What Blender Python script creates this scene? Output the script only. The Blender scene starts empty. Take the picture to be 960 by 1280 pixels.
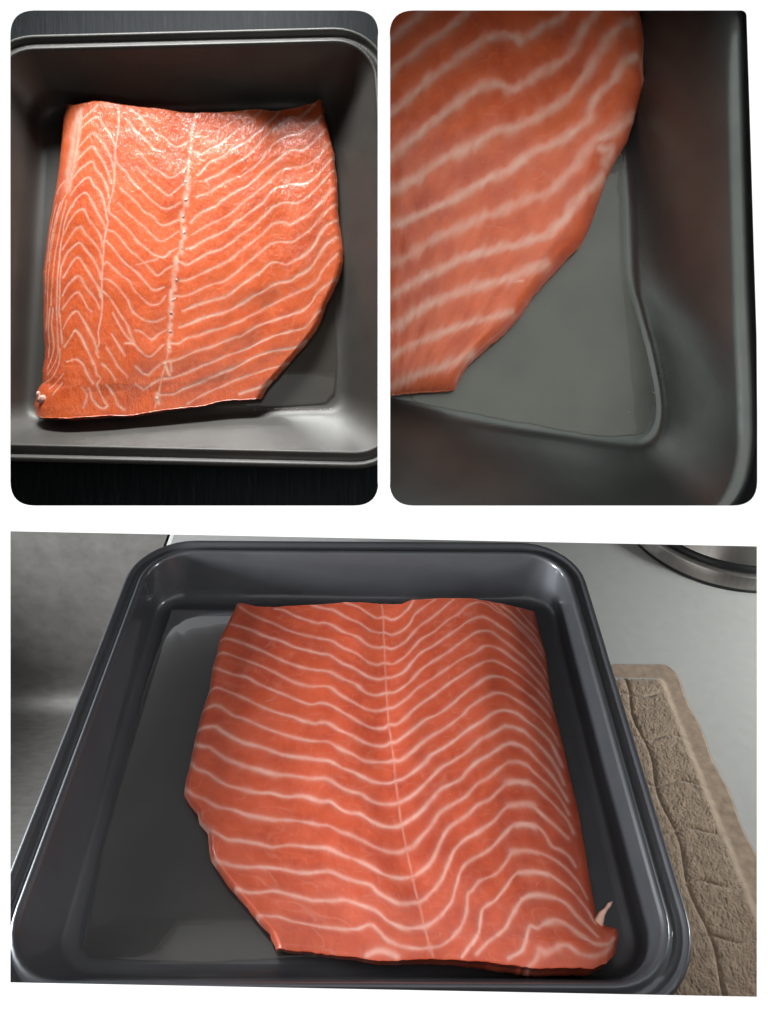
import bpy, math, random
import numpy as np
from mathutils import Matrix, Vector

random.seed(7)
RNG = np.random.default_rng(11)
sc = bpy.context.scene
COL = sc.collection

# ------------------------------------------------------------------ camera, surround, lamps, exposure
# frames of the place (metres): the worktop of the large bay is level at z = 0
CAM = Matrix(((0.99994, -0.00839, -0.00675, 0.01123), (0.0, 0.62702, -0.779, -0.18841), (0.01077, 0.77895, 0.62699, 0.29408), (0, 0, 0, 1)))
FRAME_A = Matrix(((0.99999, -0.00465, 0.0, 0.0), (0.00465, 0.99999, 0.0, 0.0), (0.0, 0.0, 1.0, 0.03242), (0, 0, 0, 1)))
FRAME_B = Matrix(((0.99938, -0.03231, 0.01408, -0.0983), (0.03238, 0.68428, -0.7285, 0.20651), (0.01391, 0.72851, 0.6849, 0.16356), (0, 0, 0, 1)))
FRAME_C = Matrix(((0.99994, -0.00839, -0.00675, 0.0127), (0.0, 0.62702, -0.779, -0.01859), (0.01077, 0.77895, 0.62699, 0.1574), (0, 0, 0, 1)))
DEPTH_A, DEPTH_B, DEPTH_C = .02442, .03168, .0417

cam = bpy.data.cameras.new('camera')
cam.sensor_fit = 'HORIZONTAL'; cam.sensor_width = 36; cam.lens = 33.75
cam.clip_start = .005; cam.clip_end = 50
cam_o = bpy.data.objects.new('camera', cam); COL.objects.link(cam_o)
cam_o.matrix_world = CAM
sc.camera = cam_o

world = bpy.data.worlds.new('World'); sc.world = world; world.use_nodes = True
wb = world.node_tree.nodes['Background']
wb.inputs['Color'].default_value = (1.0, 1.0, 1.0, 1); wb.inputs['Strength'].default_value = 1.14

def area(name, frame, loc, target, size, power, col, spread=180):
    l = bpy.data.lights.new(name, 'AREA'); l.shape = 'RECTANGLE'; l.size, l.size_y = size
    l.energy = power; l.color = col; l.spread = math.radians(spread)
    o = bpy.data.objects.new(name, l); COL.objects.link(o)
    p = frame @ Vector(loc); t = frame @ Vector(target)
    o.matrix_world = Matrix.Translation(p) @ (t-p).to_track_quat('-Z', 'Y').to_matrix().to_4x4()
    return o
area('window_lamp_upper', FRAME_B, (-.03, .31, .125), (-.01, -.07, -.02), (.24, .08), .80, (.95, .98, 1), 75)
area('window_lamp_lower', FRAME_A, (-.40, -.06, .060), (.10, -.02, .00), (.16, .05), 3.2, (.92, .96, 1), 110)
area('worktop_fill', FRAME_A, (.42, -.015, .105), (.20, .06, -.03), (.16, .06), 1.35, (.96, .99, 1), 130)  # added fill that brightens the worktop, no known lamp there

cy = sc.cycles
cy.adaptive_threshold = .02; cy.max_bounces = 4; cy.diffuse_bounces = 2; cy.glossy_bounces = 2; cy.transmission_bounces = 2
vs = sc.view_settings
vs.view_transform = 'Standard'; vs.look = 'None'; vs.exposure = 0; vs.gamma = 1; vs.use_curve_mapping = False

# ------------------------------------------------------------------ traced plans (tenths of a millimetre, in each tray's own frame)
SALMON_A = dict(
    top=[(-645,795),(-528,759),(-422,751),(-317,758),(-190,754),(-56,758),(133,733),(236,720),(290,741),(427,742),(571,738),(642,731),(712,721),(818,715),(899,717),(951,751)],
    right=[(951,751),(951,655),(957,479),(940,254),(937,106),(941,25),(942,-197),(943,-370),(936,-473),(923,-670),(923,-761),(948,-794),(984,-802),(986,-826),(960,-881)],
    bottom=[(-244,-872),(-206,-884),(-121,-891),(-65,-899),(30,-910),(88,-922),(146,-930),(233,-927),(355,-931),(461,-944),(526,-954),(614,-968),(651,-973),(744,-970),(839,-966),(896,-942),(960,-881)],
    left=[(-645,795),(-653,743),(-673,647),(-693,558),(-691,452),(-695,367),(-685,248),(-695,140),(-700,37),(-700,-57),(-697,-120),(-698,-226),(-695,-277),(-663,-323),(-622,-365),(-608,-402),(-564,-448),(-547,-519),(-527,-560),(-470,-623),(-416,-679),(-329,-766),(-274,-817),(-252,-854),(-244,-872)],
    lines=[
        (41,[(-59,756),(12,718),(64,667),(107,636),(145,641),(183,619),(226,635),(269,682),(297,738)]),
        (41,[(-229,752),(-157,721),(-118,709),(-55,653),(19,607),(74,553),(124,535),(145,538),(182,516),(232,538),(275,583),(302,643),(364,697),(409,736)]),
        (44,[(-429,741),(-375,726),(-310,680),(-194,625),(-182,629),(-130,613),(-68,558),(8,512),(67,456),(116,438),(144,441),(181,426),(238,455),(280,510),(324,562),(394,619),(503,731)]),
        (44,[(-644,790),(-576,725),(-500,677),(-408,628),(-317,572),(-230,538),(-175,517),(-116,501),(-55,447),(11,406),(68,352),(116,335),(144,344),(188,334),(244,372),(286,425),(320,469),(396,519),(459,588),(521,631),(568,683),(613,707),(634,713),(676,702),(716,666),(772,630),(826,586),(878,527),(917,492),(943,449)]),
        (47,[(-640,637),(-532,597),(-467,557),(-379,519),(-307,472),(-239,446),(-168,420),(-119,408),(-60,354),(5,315),(61,268),(116,247),(147,253),(186,255),(242,287),(283,343),(324,391),(374,418),(434,468),(512,531),(557,574),(620,610),(657,607),(711,564),(773,518),(825,466),(874,405),(910,356),(933,306)]),
        (46,[(-675,532),(-640,537),(-561,509),(-472,465),(-410,426),(-348,386),(-263,345),(-173,318),(-162,318),(-113,304),(-56,260),(12,222),(55,177),(101,158),(155,168),(193,168),(255,213),(312,280),(377,331),(443,379),(529,449),(586,498),(630,516),(671,514),(716,476),(775,422),(826,372),(868,323),(906,286),(922,246)]),
        (45,[(-676,441),(-642,445),(-563,414),(-485,376),(-407,333),(-338,290),(-271,252),(-206,228),(-156,224),(-108,212),(-52,161),(11,119),(56,86),(109,71),(154,82),(191,86),(245,125),(292,177),(363,229),(437,284),(512,341),(574,376),(618,414),(660,422),(707,406),(758,363),(809,318),(850,270),(893,221),(918,170)]),
        (44,[(-692,367),(-650,347),(-589,318),(-514,297),(-444,251),(-361,209),(-279,167),(-199,129),(-150,131),(-103,118),(-56,83),(-18,54),(36,12),(87,-15),(139,-20),(164,-3),(197,-8),(234,20),(288,77),(365,135),(446,202),(515,252),(582,301),(625,328),(665,335),(711,316),(770,275),(820,233),(862,192),(903,144),(913,106)]),
        (47,[(-686,211),(-646,235),(-579,211),(-496,172),(-429,133),(-348,93),(-269,66),(-229,42),(-168,21),(-143,28),(-105,20),(-59,-17),(0,-50),(52,-85),(102,-103),(145,-106),(170,-95),(195,-94),(247,-58),(299,-11),(329,13),(397,44),(513,148),(570,190),(621,230),(670,243),(716,235),(765,194),(814,153),(856,114),(895,65)]),
        (50,[(-683,114),(-657,127),(-628,136),(-586,114),(-535,77),(-496,67),(-415,25),(-336,-12),(-259,-42),(-169,-68),(-137,-71),(-100,-77),(-48,-113),(10,-145),(54,-174),(103,-182),(152,-186),(180,-180),(208,-183),(258,-149),(331,-84),(406,-38),(484,24),(512,58),(565,98),(609,126),(649,145),(695,145),(738,120),(788,88),(836,47),(849,33),(886,-18),(907,-75)]),
        (52,[(-690,12),(-645,21),(-608,22),(-565,-10),(-492,-53),(-415,-80),(-355,-99),(-294,-126),(-221,-142),(-134,-159),(-131,-160),(-88,-170),(-37,-204),(23,-231),(76,-262),(124,-279),(165,-282),(189,-274),(220,-269),(261,-242),(311,-199),(341,-165),(422,-117),(498,-53),(556,-16),(596,15),(628,39),(676,55),(734,44),(768,15),(815,-20),(860,-69),(882,-118),(899,-177)]),
        (54,[(-701,-52),(-656,-77),(-619,-81),(-586,-105),(-537,-138),(-460,-171),(-386,-194),(-312,-220),(-241,-227),(-170,-246),(-125,-249),(-90,-255),(-47,-287),(2,-312),(43,-324),(77,-350),(117,-368),(164,-374),(197,-370),(244,-350),(293,-310),(328,-276),(372,-232),(430,-196),(489,-158),(546,-103),(584,-82),(632,-51),(672,-27),(708,-28),(744,-40),(782,-78),(820,-119),(856,-166),(876,-217),(888,-266)]),
        (53,[(-698,-138),(-656,-185),(-603,-204),(-563,-231),(-509,-263),(-444,-283),(-372,-300),(-331,-301),(-267,-322),(-191,-323),(-119,-347),(-78,-350),(-36,-383),(4,-402),(45,-411),(84,-437),(130,-461),(176,-468),(208,-461),(241,-444),(288,-408),(337,-355),(373,-321),(443,-287),(480,-247),(536,-199),(589,-167),(644,-125),(689,-108),(724,-118),(751,-134),(787,-180),(830,-227),(862,-281),(886,-340)]),
        (51,[(-700,-251),(-655,-297),(-602,-321),(-534,-357),(-464,-372),(-407,-394),(-345,-409),(-277,-418),(-190,-426),(-113,-443),(-80,-449),(-32,-477),(20,-497),(98,-541),(149,-562),(193,-566),(225,-555),(251,-548),(277,-517),(318,-477),(360,-419),(408,-390),(463,-360),(518,-304),(569,-275),(623,-228),(662,-202),(698,-196),(732,-207),(768,-246),(811,-285),(851,-336),(880,-401)]),
        (47,[(-613,-390),(-576,-430),(-522,-464),(-465,-493),(-399,-500),(-332,-515),(-285,-524),(-227,-518),(-162,-528),(-107,-533),(-75,-539),(-29,-563),(23,-584),(67,-606),(111,-632),(148,-651),(192,-661),(241,-657),(272,-644),(310,-615),(337,-573),(366,-512),(401,-474),(455,-443),(508,-396),(557,-373),(602,-333),(641,-298),(677,-289),(711,-289),(751,-303),(792,-345),(832,-391),(866,-431),(881,-476)]),
        (46,[(-517,-566),(-449,-590),(-385,-599),(-321,-601),(-257,-609),(-192,-623),(-141,-628),(-101,-624),(-57,-629),(-13,-649),(38,-666),(87,-680),(118,-711),(166,-741),(208,-751),(262,-747),(292,-732),(330,-698),(357,-660),(385,-607),(407,-567),(450,-528),(483,-513),(531,-485),(566,-459),(604,-418),(641,-392),(682,-386),(722,-390),(763,-428),(809,-470),(850,-508)]),
        (42,[(-417,-672),(-365,-692),(-310,-691),(-273,-688),(-223,-698),(-172,-711),(-122,-724),(-95,-725),(-52,-728),(-10,-727),(39,-743),(106,-769),(147,-801),(194,-824),(229,-831),(282,-827),(312,-813),(348,-789),(380,-748),(403,-691),(418,-656),(445,-621),(491,-597),(539,-570),(576,-535),(620,-492),(649,-471),(676,-466),(721,-473),(756,-500),(779,-550),(816,-564),(845,-585),(860,-612)]),
        (38,[(-323,-769),(-275,-775),(-239,-777),(-189,-792),(-99,-808),(-90,-811),(-30,-819),(47,-822),(88,-811),(118,-833),(141,-858),(176,-877),(233,-893),(285,-895),(331,-889),(373,-866),(409,-830),(430,-789),(438,-733),(456,-718),(482,-690),(514,-676),(553,-659),(588,-623),(622,-583),(671,-572),(715,-578),(764,-595),(816,-627),(859,-673),(882,-721)]),
        (35,[(402,-928),(452,-873),(440,-891),(466,-853),(480,-795),(497,-774),(535,-752),(576,-713),(605,-678),(633,-656),(689,-651),(739,-656),(785,-683),(829,-715),(871,-764),(892,-806)]),
        (43,[(454,-920),(497,-884),(552,-851),(586,-809),(630,-753),(663,-738),(706,-733),(754,-741),(794,-760),(823,-796),(859,-831),(882,-859)]),
        (59,[(630,-753),(663,-738),(706,-736),(754,-741)]),
        (42,[(557,-940),(599,-919),(621,-889),(642,-842),(668,-847),(694,-835),(733,-819),(774,-824),(804,-849),(835,-870),(866,-888),(917,-883),(947,-855)]),
        (63,[(694,-835),(732,-822),(773,-827),(804,-849),(835,-870)]),
        (47,[(620,-967),(652,-940),(667,-915),(688,-928),(732,-905),(767,-903),(798,-923),(844,-929),(897,-910),(930,-881)]),
        (72,[(667,-915),(689,-923),(732,-905)]),
        (41,[(755,702),(810,651),(847,606),(901,550),(931,491)]),
        (37,[(836,705),(880,639),(927,590)]),
        (33,[(695,712),(750,661),(824,569),(890,489),(931,416)]),
        (61,[(78,-906),(112,-895),(147,-901),(181,-916)]),
        (68,[(672,-27),(708,-30),(744,-42)]),
        (73,[(689,-111),(724,-118),(750,-137)]),
        (78,[(661,-203),(697,-198),(731,-209)]),
        (86,[(641,-300),(676,-291),(725,-294)]),
        (91,[(634,-395),(682,-388),(729,-390)]),
        (89,[(648,-477),(676,-471),(720,-479)]),
        (71,[(622,-583),(671,-575),(715,-580)]),
        (72,[(633,-658),(689,-653),(738,-659)]),
        (62,[(-476,-62),(-415,-80),(-355,-102),(-294,-128)]),
        (67,[(-460,-173),(-385,-198),(-312,-220)]),
        (59,[(-487,-270),(-386,-299),(-330,-303)]),
        (57,[(-457,-375),(-407,-395),(-290,-418)]),
    ])
SALMON_B = dict(
    top=[(-719,926),(-637,881),(-571,874),(-517,878),(-461,874),(-380,859),(-296,849),(-174,845),(-79,840),(-6,836),(61,834),(110,841),(190,848),(279,860),(347,873),(414,886),(514,885),(623,898),(679,917),(730,927),(771,968)],
    right=[(771,968),(790,854),(809,775),(840,637),(847,529),(856,388),(856,286),(862,196),(880,54),(878,-27),(853,-118),(819,-193),(776,-273),(740,-377),(704,-438),(638,-519),(541,-627),(476,-700),(427,-754),(392,-820)],
    bottom=[(-872,-892),(-778,-927),(-640,-937),(-525,-929),(-452,-922),(-303,-919),(-156,-891),(-51,-875),(69,-863),(153,-836),(245,-826),(326,-826),(392,-820)],
    left=[(-719,926),(-731,855),(-741,728),(-756,549),(-775,416),(-795,296),(-812,184),(-825,67),(-841,-72),(-835,-242),(-833,-397),(-823,-500),(-824,-568),(-835,-643),(-834,-704),(-861,-745),(-877,-836),(-872,-892)],
    lines=[
        (37,[(105,734),(163,731),(202,756),(274,817),(340,869)]),
        (46,[(98,593),(137,624),(175,648),(221,686),(274,740),(301,759),(354,802),(420,876)]),
        (60,[(65,461),(104,511),(136,548),(188,571),(240,617),(286,648),(300,656),(340,683),(399,742),(451,802),(519,875)]),
        (64,[(110,435),(175,473),(227,511),(286,556),(300,564),(339,595),(386,647),(432,710),(484,770),(546,820),(595,843),(635,835),(676,864),(732,921)]),
        (64,[(58,337),(110,352),(174,397),(239,443),(292,473),(299,470),(352,511),(411,564),(444,625),(497,692),(558,726),(613,740),(644,739),(689,778),(737,817),(771,851)]),
        (64,[(24,188),(57,223),(96,251),(173,289),(199,323),(258,367),(297,394),(344,420),(390,465),(437,518),(496,576),(543,621),(598,649),(646,640),(700,675),(742,714),(793,773)]),
        (59,[(30,113),(82,145),(147,185),(211,222),(270,270),(297,300),(350,344),(416,403),(469,461),(515,514),(562,539),(631,542),(678,551),(726,583),(767,628),(815,691)]),
        (64,[(-2,31),(37,42),(95,80),(159,111),(224,151),(276,202),(297,213),(362,268),(421,313),(461,373),(494,412),(541,433),(595,442),(656,442),(711,466),(766,522),(807,571),(834,606)]),
        (68,[(-59,-59),(-34,-47),(4,-64),(56,-33),(120,7),(184,29),(236,66),(282,109),(296,120),(355,163),(414,222),(460,275),(486,303),(546,331),(614,324),(668,351),(730,403),(778,459),(833,521)]),
        (68,[(-35,-155),(16,-148),(68,-120),(132,-88),(184,-59),(235,-30),(281,16),(295,27),(354,74),(413,124),(453,172),(498,209),(545,214),(578,199),(626,221),(687,262),(748,318),(776,354),(831,411)]),
        (68,[(-73,-243),(-23,-245),(29,-228),(80,-200),(144,-171),(195,-157),(247,-121),(294,-79),(346,-30),(412,28),(464,73),(517,94),(577,91),(624,114),(678,151),(719,192),(761,241),(802,282),(842,315)]),
        (72,[(-23,-325),(28,-305),(92,-280),(156,-258),(214,-240),(265,-204),(292,-180),(345,-138),(411,-89),(463,-38),(509,-31),(555,-44),(609,-14),(676,26),(717,81),(752,143),(793,192),(847,221)]),
        (77,[(-43,-423),(8,-402),(65,-374),(129,-353),(193,-334),(244,-312),(291,-280),(356,-239),(422,-203),(474,-166),(520,-148),(574,-138),(614,-111),(675,-78),(716,-30),(750,25),(791,80),(846,119)]),
        (72,[(-82,-512),(-44,-512),(1,-482),(64,-467),(128,-439),(192,-421),(256,-392),(289,-381),(341,-350),(380,-328),(485,-267),(552,-234),(619,-201),(686,-174),(734,-133),(755,-85),(796,-37),(844,17)]),
        (67,[(-209,-691),(-178,-657),(-127,-621),(-70,-611),(-26,-594),(25,-567),(88,-542),(139,-527),(203,-496),(268,-468),(288,-468),(340,-433),(405,-394),(471,-370),(551,-347),(604,-327),(644,-310),(691,-270),(719,-222),(773,-175),(834,-130)]),
        (63,[(-236,-775),(-191,-742),(-147,-716),(-97,-709),(-41,-691),(22,-664),(86,-633),(150,-606),(214,-575),(272,-556),(286,-550),(345,-522),(403,-491),(483,-458),(549,-442),(616,-429),(656,-413),(697,-363),(744,-314)]),
        (63,[(-161,-804),(-81,-796),(-31,-768),(33,-741),(96,-714),(160,-684),(225,-656),(284,-629),(337,-595),(402,-569),(469,-549),(548,-537),(614,-523),(658,-485)]),
        (58,[(-8,-849),(56,-809),(120,-775),(184,-748),(249,-715),(283,-702),(348,-682),(427,-653),(500,-637),(556,-613)]),
        (67,[(281,-791),(347,-769),(413,-749),(454,-720)]),
        (57,[(-569,784),(-525,817),(-489,849)]),
        (57,[(-575,729),(-532,760),(-484,783),(-458,751),(-425,702),(-399,655),(-383,615)]),
        (57,[(-595,614),(-559,649),(-504,691),(-470,648),(-431,593),(-399,519),(-386,458)]),
        (57,[(-604,539),(-572,569),(-510,613),(-483,567),(-450,518),(-424,457),(-405,396)]),
        (57,[(-628,439),(-586,482),(-516,525),(-496,485),(-456,430),(-430,369),(-417,308)]),
        (56,[(-640,337),(-598,387),(-536,434),(-502,384),(-462,335),(-436,261)]),
        (56,[(-631,267),(-596,317),(-544,341),(-507,281),(-481,226),(-449,166),(-436,126)]),
        (56,[(-679,115),(-643,178),(-602,228),(-557,243),(-533,194),(-493,139),(-461,85),(-451,25)]),
        (56,[(-684,28),(-649,77),(-621,120),(-576,146),(-545,101),(-506,59),(-467,-2),(-451,-62)]),
        (56,[(-688,-68),(-661,-10),(-626,26),(-582,56),(-551,20),(-511,-35),(-473,-102),(-457,-161)]),
        (56,[(-673,-137),(-645,-94),(-618,-49),(-587,-31),(-556,-74),(-511,-141),(-472,-208),(-460,-261)]),
        (56,[(-678,-243),(-644,-187),(-589,-135),(-562,-167),(-529,-221),(-491,-267),(-466,-327)]),
        (56,[(-677,-316),(-635,-268),(-588,-231),(-561,-266),(-529,-320),(-509,-343)]),
        (56,[(-669,-427),(-634,-371),(-591,-338),(-560,-382),(-521,-449),(-490,-521),(-477,-573)]),
        (55,[(-661,-533),(-626,-490),(-596,-446),(-559,-494),(-527,-567),(-496,-638)]),
        (55,[(-645,-620),(-597,-610),(-558,-631),(-533,-690),(-496,-748)]),
        (40,[(-664,356),(-685,317),(-722,223),(-751,104),(-769,-24),(-777,-145),(-783,-276),(-782,-334),(-793,-424)]),
        (40,[(-663,314),(-688,213),(-715,94),(-736,-31),(-745,-152),(-753,-283)]),
        (40,[(-638,266),(-670,189),(-685,109),(-699,30),(-706,-93),(-713,-224),(-715,-324)]),
        (40,[(-737,307),(-767,203),(-785,66),(-797,-69),(-798,-205)]),
        (40,[(-688,-68),(-694,-162),(-696,-261),(-700,-326),(-695,-345),(-683,-446),(-676,-512)]),
        (40,[(-740,-303),(-745,-403),(-729,-505),(-743,-582),(-775,-643)]),
        (40,[(-715,-308),(-709,-409),(-701,-528),(-719,-612),(-771,-678)]),
        (40,[(-690,-543),(-695,-628),(-737,-697),(-791,-719)]),
        (40,[(-663,-685),(-699,-721),(-749,-762)]),
        (40,[(-669,-737),(-703,-774),(-722,-799)]),
        (41,[(-664,356),(-694,315),(-716,285)]),
        (41,[(-682,438),(-725,404),(-739,375)]),
        (40,[(-707,311),(-739,206),(-764,95),(-779,-20)]),
        (40,[(-762,-300),(-771,-397),(-764,-484),(-769,-577)]),
        (43,[(-368,855),(-365,766),(-374,663),(-383,594),(-386,478),(-392,390),(-405,309),(-430,227),(-423,173),(-436,92),(-448,-8),(-451,-108),(-454,-208),(-453,-307),(-459,-377),(-472,-455),(-468,-521),(-487,-560),(-471,-599)]),
        (42,[(-490,-651),(-478,-696),(-459,-716),(-478,-755),(-454,-819),(-430,-863)]),
        (43,[(-449,293),(-430,227)]),
        (50,[(-253,785),(-208,746),(-163,700),(-120,677),(-82,639),(-45,629),(-6,653),(13,668)]),
        (50,[(-298,831),(-247,792),(-221,738)]),
        (50,[(-271,701),(-221,656),(-176,610),(-138,592)]),
        (50,[(-330,775),(-279,715),(-234,669)]),
        (50,[(-271,598),(-233,559),(-195,506),(-144,474),(-95,437),(-51,455),(0,508)]),
        (50,[(-271,495),(-220,436),(-170,391),(-120,347),(-89,336),(-20,404),(6,432)]),
        (50,[(-380,539),(-367,499),(-329,466),(-297,413),(-271,387),(-214,328),(-170,289),(-133,263),(-102,257),(-64,276),(-33,302)]),
        (50,[(-354,364),(-310,324),(-266,282),(-221,232),(-177,208),(-146,168),(-115,164),(-78,184),(-40,200)]),
        (50,[(-417,260),(-411,220),(-366,180),(-297,109),(-271,69),(-234,36),(-190,-3),(-159,-17),(-121,-22),(-90,10),(-53,33)]),
        (50,[(-367,282),(-329,235),(-279,190),(-234,154),(-190,105),(-146,67),(-109,80),(-78,106),(-40,133)]),
        (49,[(-429,126),(-392,113),(-354,74),(-310,14),(-271,-18),(-221,-70),(-184,-109),(-153,-131),(-116,-99),(-72,-69)]),
        (49,[(-436,65),(-404,32),(-366,-21),(-322,-73),(-271,-112),(-228,-164),(-178,-215),(-122,-196)]),
        (49,[(-448,-82),(-429,-58),(-391,-94),(-354,-133),(-310,-166),(-285,-212),(-259,-244),(-228,-276),(-185,-302),(-142,-286),(-114,-244)]),
        (49,[(-448,-161),(-423,-161),(-379,-193),(-347,-233),(-316,-278),(-298,-324),(-266,-361),(-223,-389),(-173,-394),(-118,-367)]),
        (49,[(-272,-446),(-236,-458),(-193,-493),(-150,-461),(-113,-437)]),
        (49,[(-447,-228),(-416,-260),(-379,-319),(-354,-362),(-316,-421),(-273,-538),(-236,-576),(-201,-593),(-164,-559),(-126,-519)]),
        (49,[(-397,-349),(-347,-441),(-310,-493),(-237,-570)]),
        (49,[(-403,-468),(-366,-527),(-329,-591)]),
        (49,[(-428,-547),(-391,-605),(-367,-650),(-318,-708)]),
        (49,[(-453,-632),(-416,-670),(-380,-728)]),
        (49,[(-429,-754),(-393,-805),(-370,-862),(-341,-887)]),
        (49,[(-557,-768),(-533,-819),(-552,-877)]),
        (49,[(-521,-774),(-503,-838),(-455,-883),(-425,-869)]),
        (49,[(-329,-519),(-286,-525),(-237,-576)]),
        (49,[(-274,-649),(-239,-685),(-209,-691)]),
        (49,[(-276,-745),(-236,-775)]),
        (49,[(-271,-72),(-196,-50),(-159,-37)]),
        (249,[(-598,817),(-619,730),(-633,637),(-646,541),(-660,462),(-657,376)]),
        (136,[(-584,835),(-593,710),(-606,610),(-630,496),(-649,387)]),
        (50,[(23,616),(59,599),(91,583)]),
        (59,[(33,703),(59,693),(92,695)]),
        (55,[(65,599),(78,558),(98,550)]),
        (67,[(-121,-631),(-109,-664),(-96,-693)]),
        (58,[(-89,-624),(-87,-670)]),
    ])
SALMON_C = dict(
    top=[(1,1810),(341,1810),(625,1810),(889,1810)],
    right=[(889,1810),(898,1779),(911,1726),(921,1656),(918,1588),(921,1517),(906,1470),(895,1423),(884,1375),(864,1318),(841,1278),(810,1225),(788,1171),(767,1111),(750,1060),(724,994),(703,952),(651,898),(591,835),(526,759),(483,689),(419,625),(355,571),(301,519),(276,486),(249,432)],
    bottom=[(1,412),(20,412),(121,423),(199,426),(249,432)],
    left=[(1,1810),(1,1250),(1,682),(1,412)],
    lines=[
        (110,[(-2,1592),(24,1612),(70,1653),(111,1689),(152,1720)]),
        (110,[(-2,1474),(21,1495),(44,1520),(90,1551),(131,1587),(183,1623),(229,1658),(264,1689),(300,1720)]),
        (116,[(-2,1336),(21,1356),(65,1392),(111,1438),(157,1479),(208,1515),(259,1551),(295,1577),(321,1602),(362,1620),(403,1628),(444,1623),(469,1610),(486,1618),(523,1645),(565,1676),(598,1693),(638,1729)]),
        (121,[(-2,1196),(29,1217),(65,1244),(116,1285),(167,1331),(218,1372),(270,1408),(305,1433),(341,1454),(382,1459),(418,1451),(449,1441),(481,1464),(528,1497),(581,1530),(623,1554),(648,1583),(667,1622),(697,1670),(732,1718)]),
        (127,[(-2,1083),(24,1094),(65,1114),(116,1140),(157,1170),(208,1206),(259,1227),(311,1258),(341,1275),(382,1300),(423,1308),(451,1311),(482,1327),(529,1355),(581,1389),(627,1418),(657,1451),(682,1486),(712,1531),(742,1577),(768,1618),(805,1656),(852,1693)]),
        (110,[(-2,961),(24,971),(75,991),(142,1022),(208,1053),(270,1086),(321,1114),(362,1140),(413,1160),(451,1184),(503,1229),(565,1255),(630,1286),(671,1316),(696,1341),(706,1382),(732,1428),(779,1470),(811,1519),(833,1548),(870,1575)]),
        (127,[(-2,838),(24,848),(65,863),(116,894),(167,930),(229,956),(295,986),(346,1012),(398,1027),(451,1055),(503,1075),(564,1095),(619,1150),(655,1181),(676,1217),(712,1254),(728,1272),(772,1301),(817,1339),(874,1390)]),
        (116,[(-2,723),(24,736),(65,762),(126,795),(177,821),(244,853),(300,879),(362,890),(414,907),(451,911),(502,930),(563,945),(584,966),(620,1007),(651,1049),(689,1099),(724,1126),(760,1164)]),
        (127,[(-2,616),(24,626),(65,647),(116,688),(167,713),(218,736),(270,754),(332,776),(383,786),(439,800),(497,828),(557,854)]),
        (99,[(-2,514),(24,529),(65,555),(116,580),(183,606),(234,626),(301,647),(341,657),(382,667),(441,687)]),
        (110,[(-2,426),(24,434),(76,458),(148,484),(209,501),(244,515),(303,544)]),
        (33,[(444,785),(475,791)]),
        (138,[(740,1247),(789,1249),(767,1211)]),
        (96,[(739,1277),(783,1303),(829,1342),(864,1372)]),
        (50,[(911,1721),(908,1611),(893,1545),(908,1505)]),
    ])
ASEAM = [(133,727),(140,642),(140,538),(144,440),(147,346),(150,255),(153,168),(156,85),(161,0),(172,-94),(181,-179),(186,-271),(196,-365),(208,-459),(224,-551),(242,-657),(262,-744),(279,-824),(295,-890),(304,-922)]
BSEAM = [(56,830),(40,759),(30,703),(23,616),(16,557),(13,522),(6,412),(-4,322),(-21,218),(-30,170),(-15,123),(-31,41),(-57,-28),(-63,-59),(-76,-116),(-73,-162),(-86,-263),(-90,-326),(-94,-433),(-104,-512),(-101,-542),(-111,-605),(-144,-723),(-162,-823),(-178,-872)]
BBLOB = [((56,826),7,10),((30,703),10,16),((26,616),14,14),((13,515),11,23),((6,412),19,25),((-2,318),20,23),((-24,218),20,16),((-15,123),20,18),((-30,37),16,25),((-59,-59),18,23),((-72,-162),18,31),((-85,-256),16,31),((-87,-336),18,18),((-93,-434),19,18),((-101,-532),17,20),((-163,-823),18,18),((-124,-627),9,9)]
A_RIM = [(-1096,1005),(1098,1001),(1082,-1033),(-1098,-1024)]
A_FLOOR = [(-1082,903),(1064,891),(1060,-846),(-1002,-878)]
B_RIM = [(-983,1074),(1066,1113),(1153,-1176),(-1081,-1078)]
B_FLOOR = [(-880,952),(830,964),(869,-876),(-936,-831)]
C_RIM = [(1034,1696),(1035,1676),(1035,1658),(1035,1640),(1035,1623),(1035,1605),(1036,1585),(1036,1564),(1036,1540),(1037,1514),(1037,1497),(1037,1479),(1038,1460),(1038,1440),(1039,1420),(1039,1398),(1040,1376),(1040,1354),(1041,1332),(1041,1310),(1042,1288),(1042,1266),(1043,1245),(1043,1225),(1044,1205),(1044,1187),(1045,1164),(1045,1142),(1046,1122),(1046,1103),(1047,1084),(1047,1065),(1048,1046),(1049,1028),(1049,1008),(1050,988),(1051,967),(1051,945),(1052,927),(1052,908),(1053,888),(1053,868),(1054,848),(1055,827),(1055,805),(1056,784),(1057,763),(1057,742),(1058,722),(1058,702),(1059,682),(1060,664),(1060,646),(1061,630),(1062,605),(1063,582),(1064,561),(1065,541),(1066,522),(1067,504),(1068,487),(1069,470),(1070,453),(1071,436),(1072,412),(1073,390),(1073,368),(1074,347),(1075,327),(1075,308),(1075,291),(1076,268),(1076,248),(1076,230),(1075,212),(1073,194),(1070,170),(1065,147),(1060,125),(1054,104),(1043,80),(1031,58),(1017,39),(1003,23),(987,11),(969,0),(948,-10),(925,-18),(896,-24),(880,-27),(864,-29),(846,-30),(826,-32),(803,-33),(775,-34),(759,-34),(742,-35),(723,-36),(703,-36),(683,-37),(662,-37),(640,-37),(618,-38),(596,-38),(575,-38),(553,-39),(533,-39),(513,-39),(493,-39),(473,-39),(454,-39),(434,-39),(415,-39),(395,-39),(375,-39),(355,-39),(334,-39),(313,-39),(291,-39),(271,-39),(252,-39),(232,-39),(211,-39),(191,-39),(170,-39),(149,-39),(128,-39),(107,-39),(85,-39),(64,-39),(43,-39),(22,-39),(1,-39)]
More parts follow.
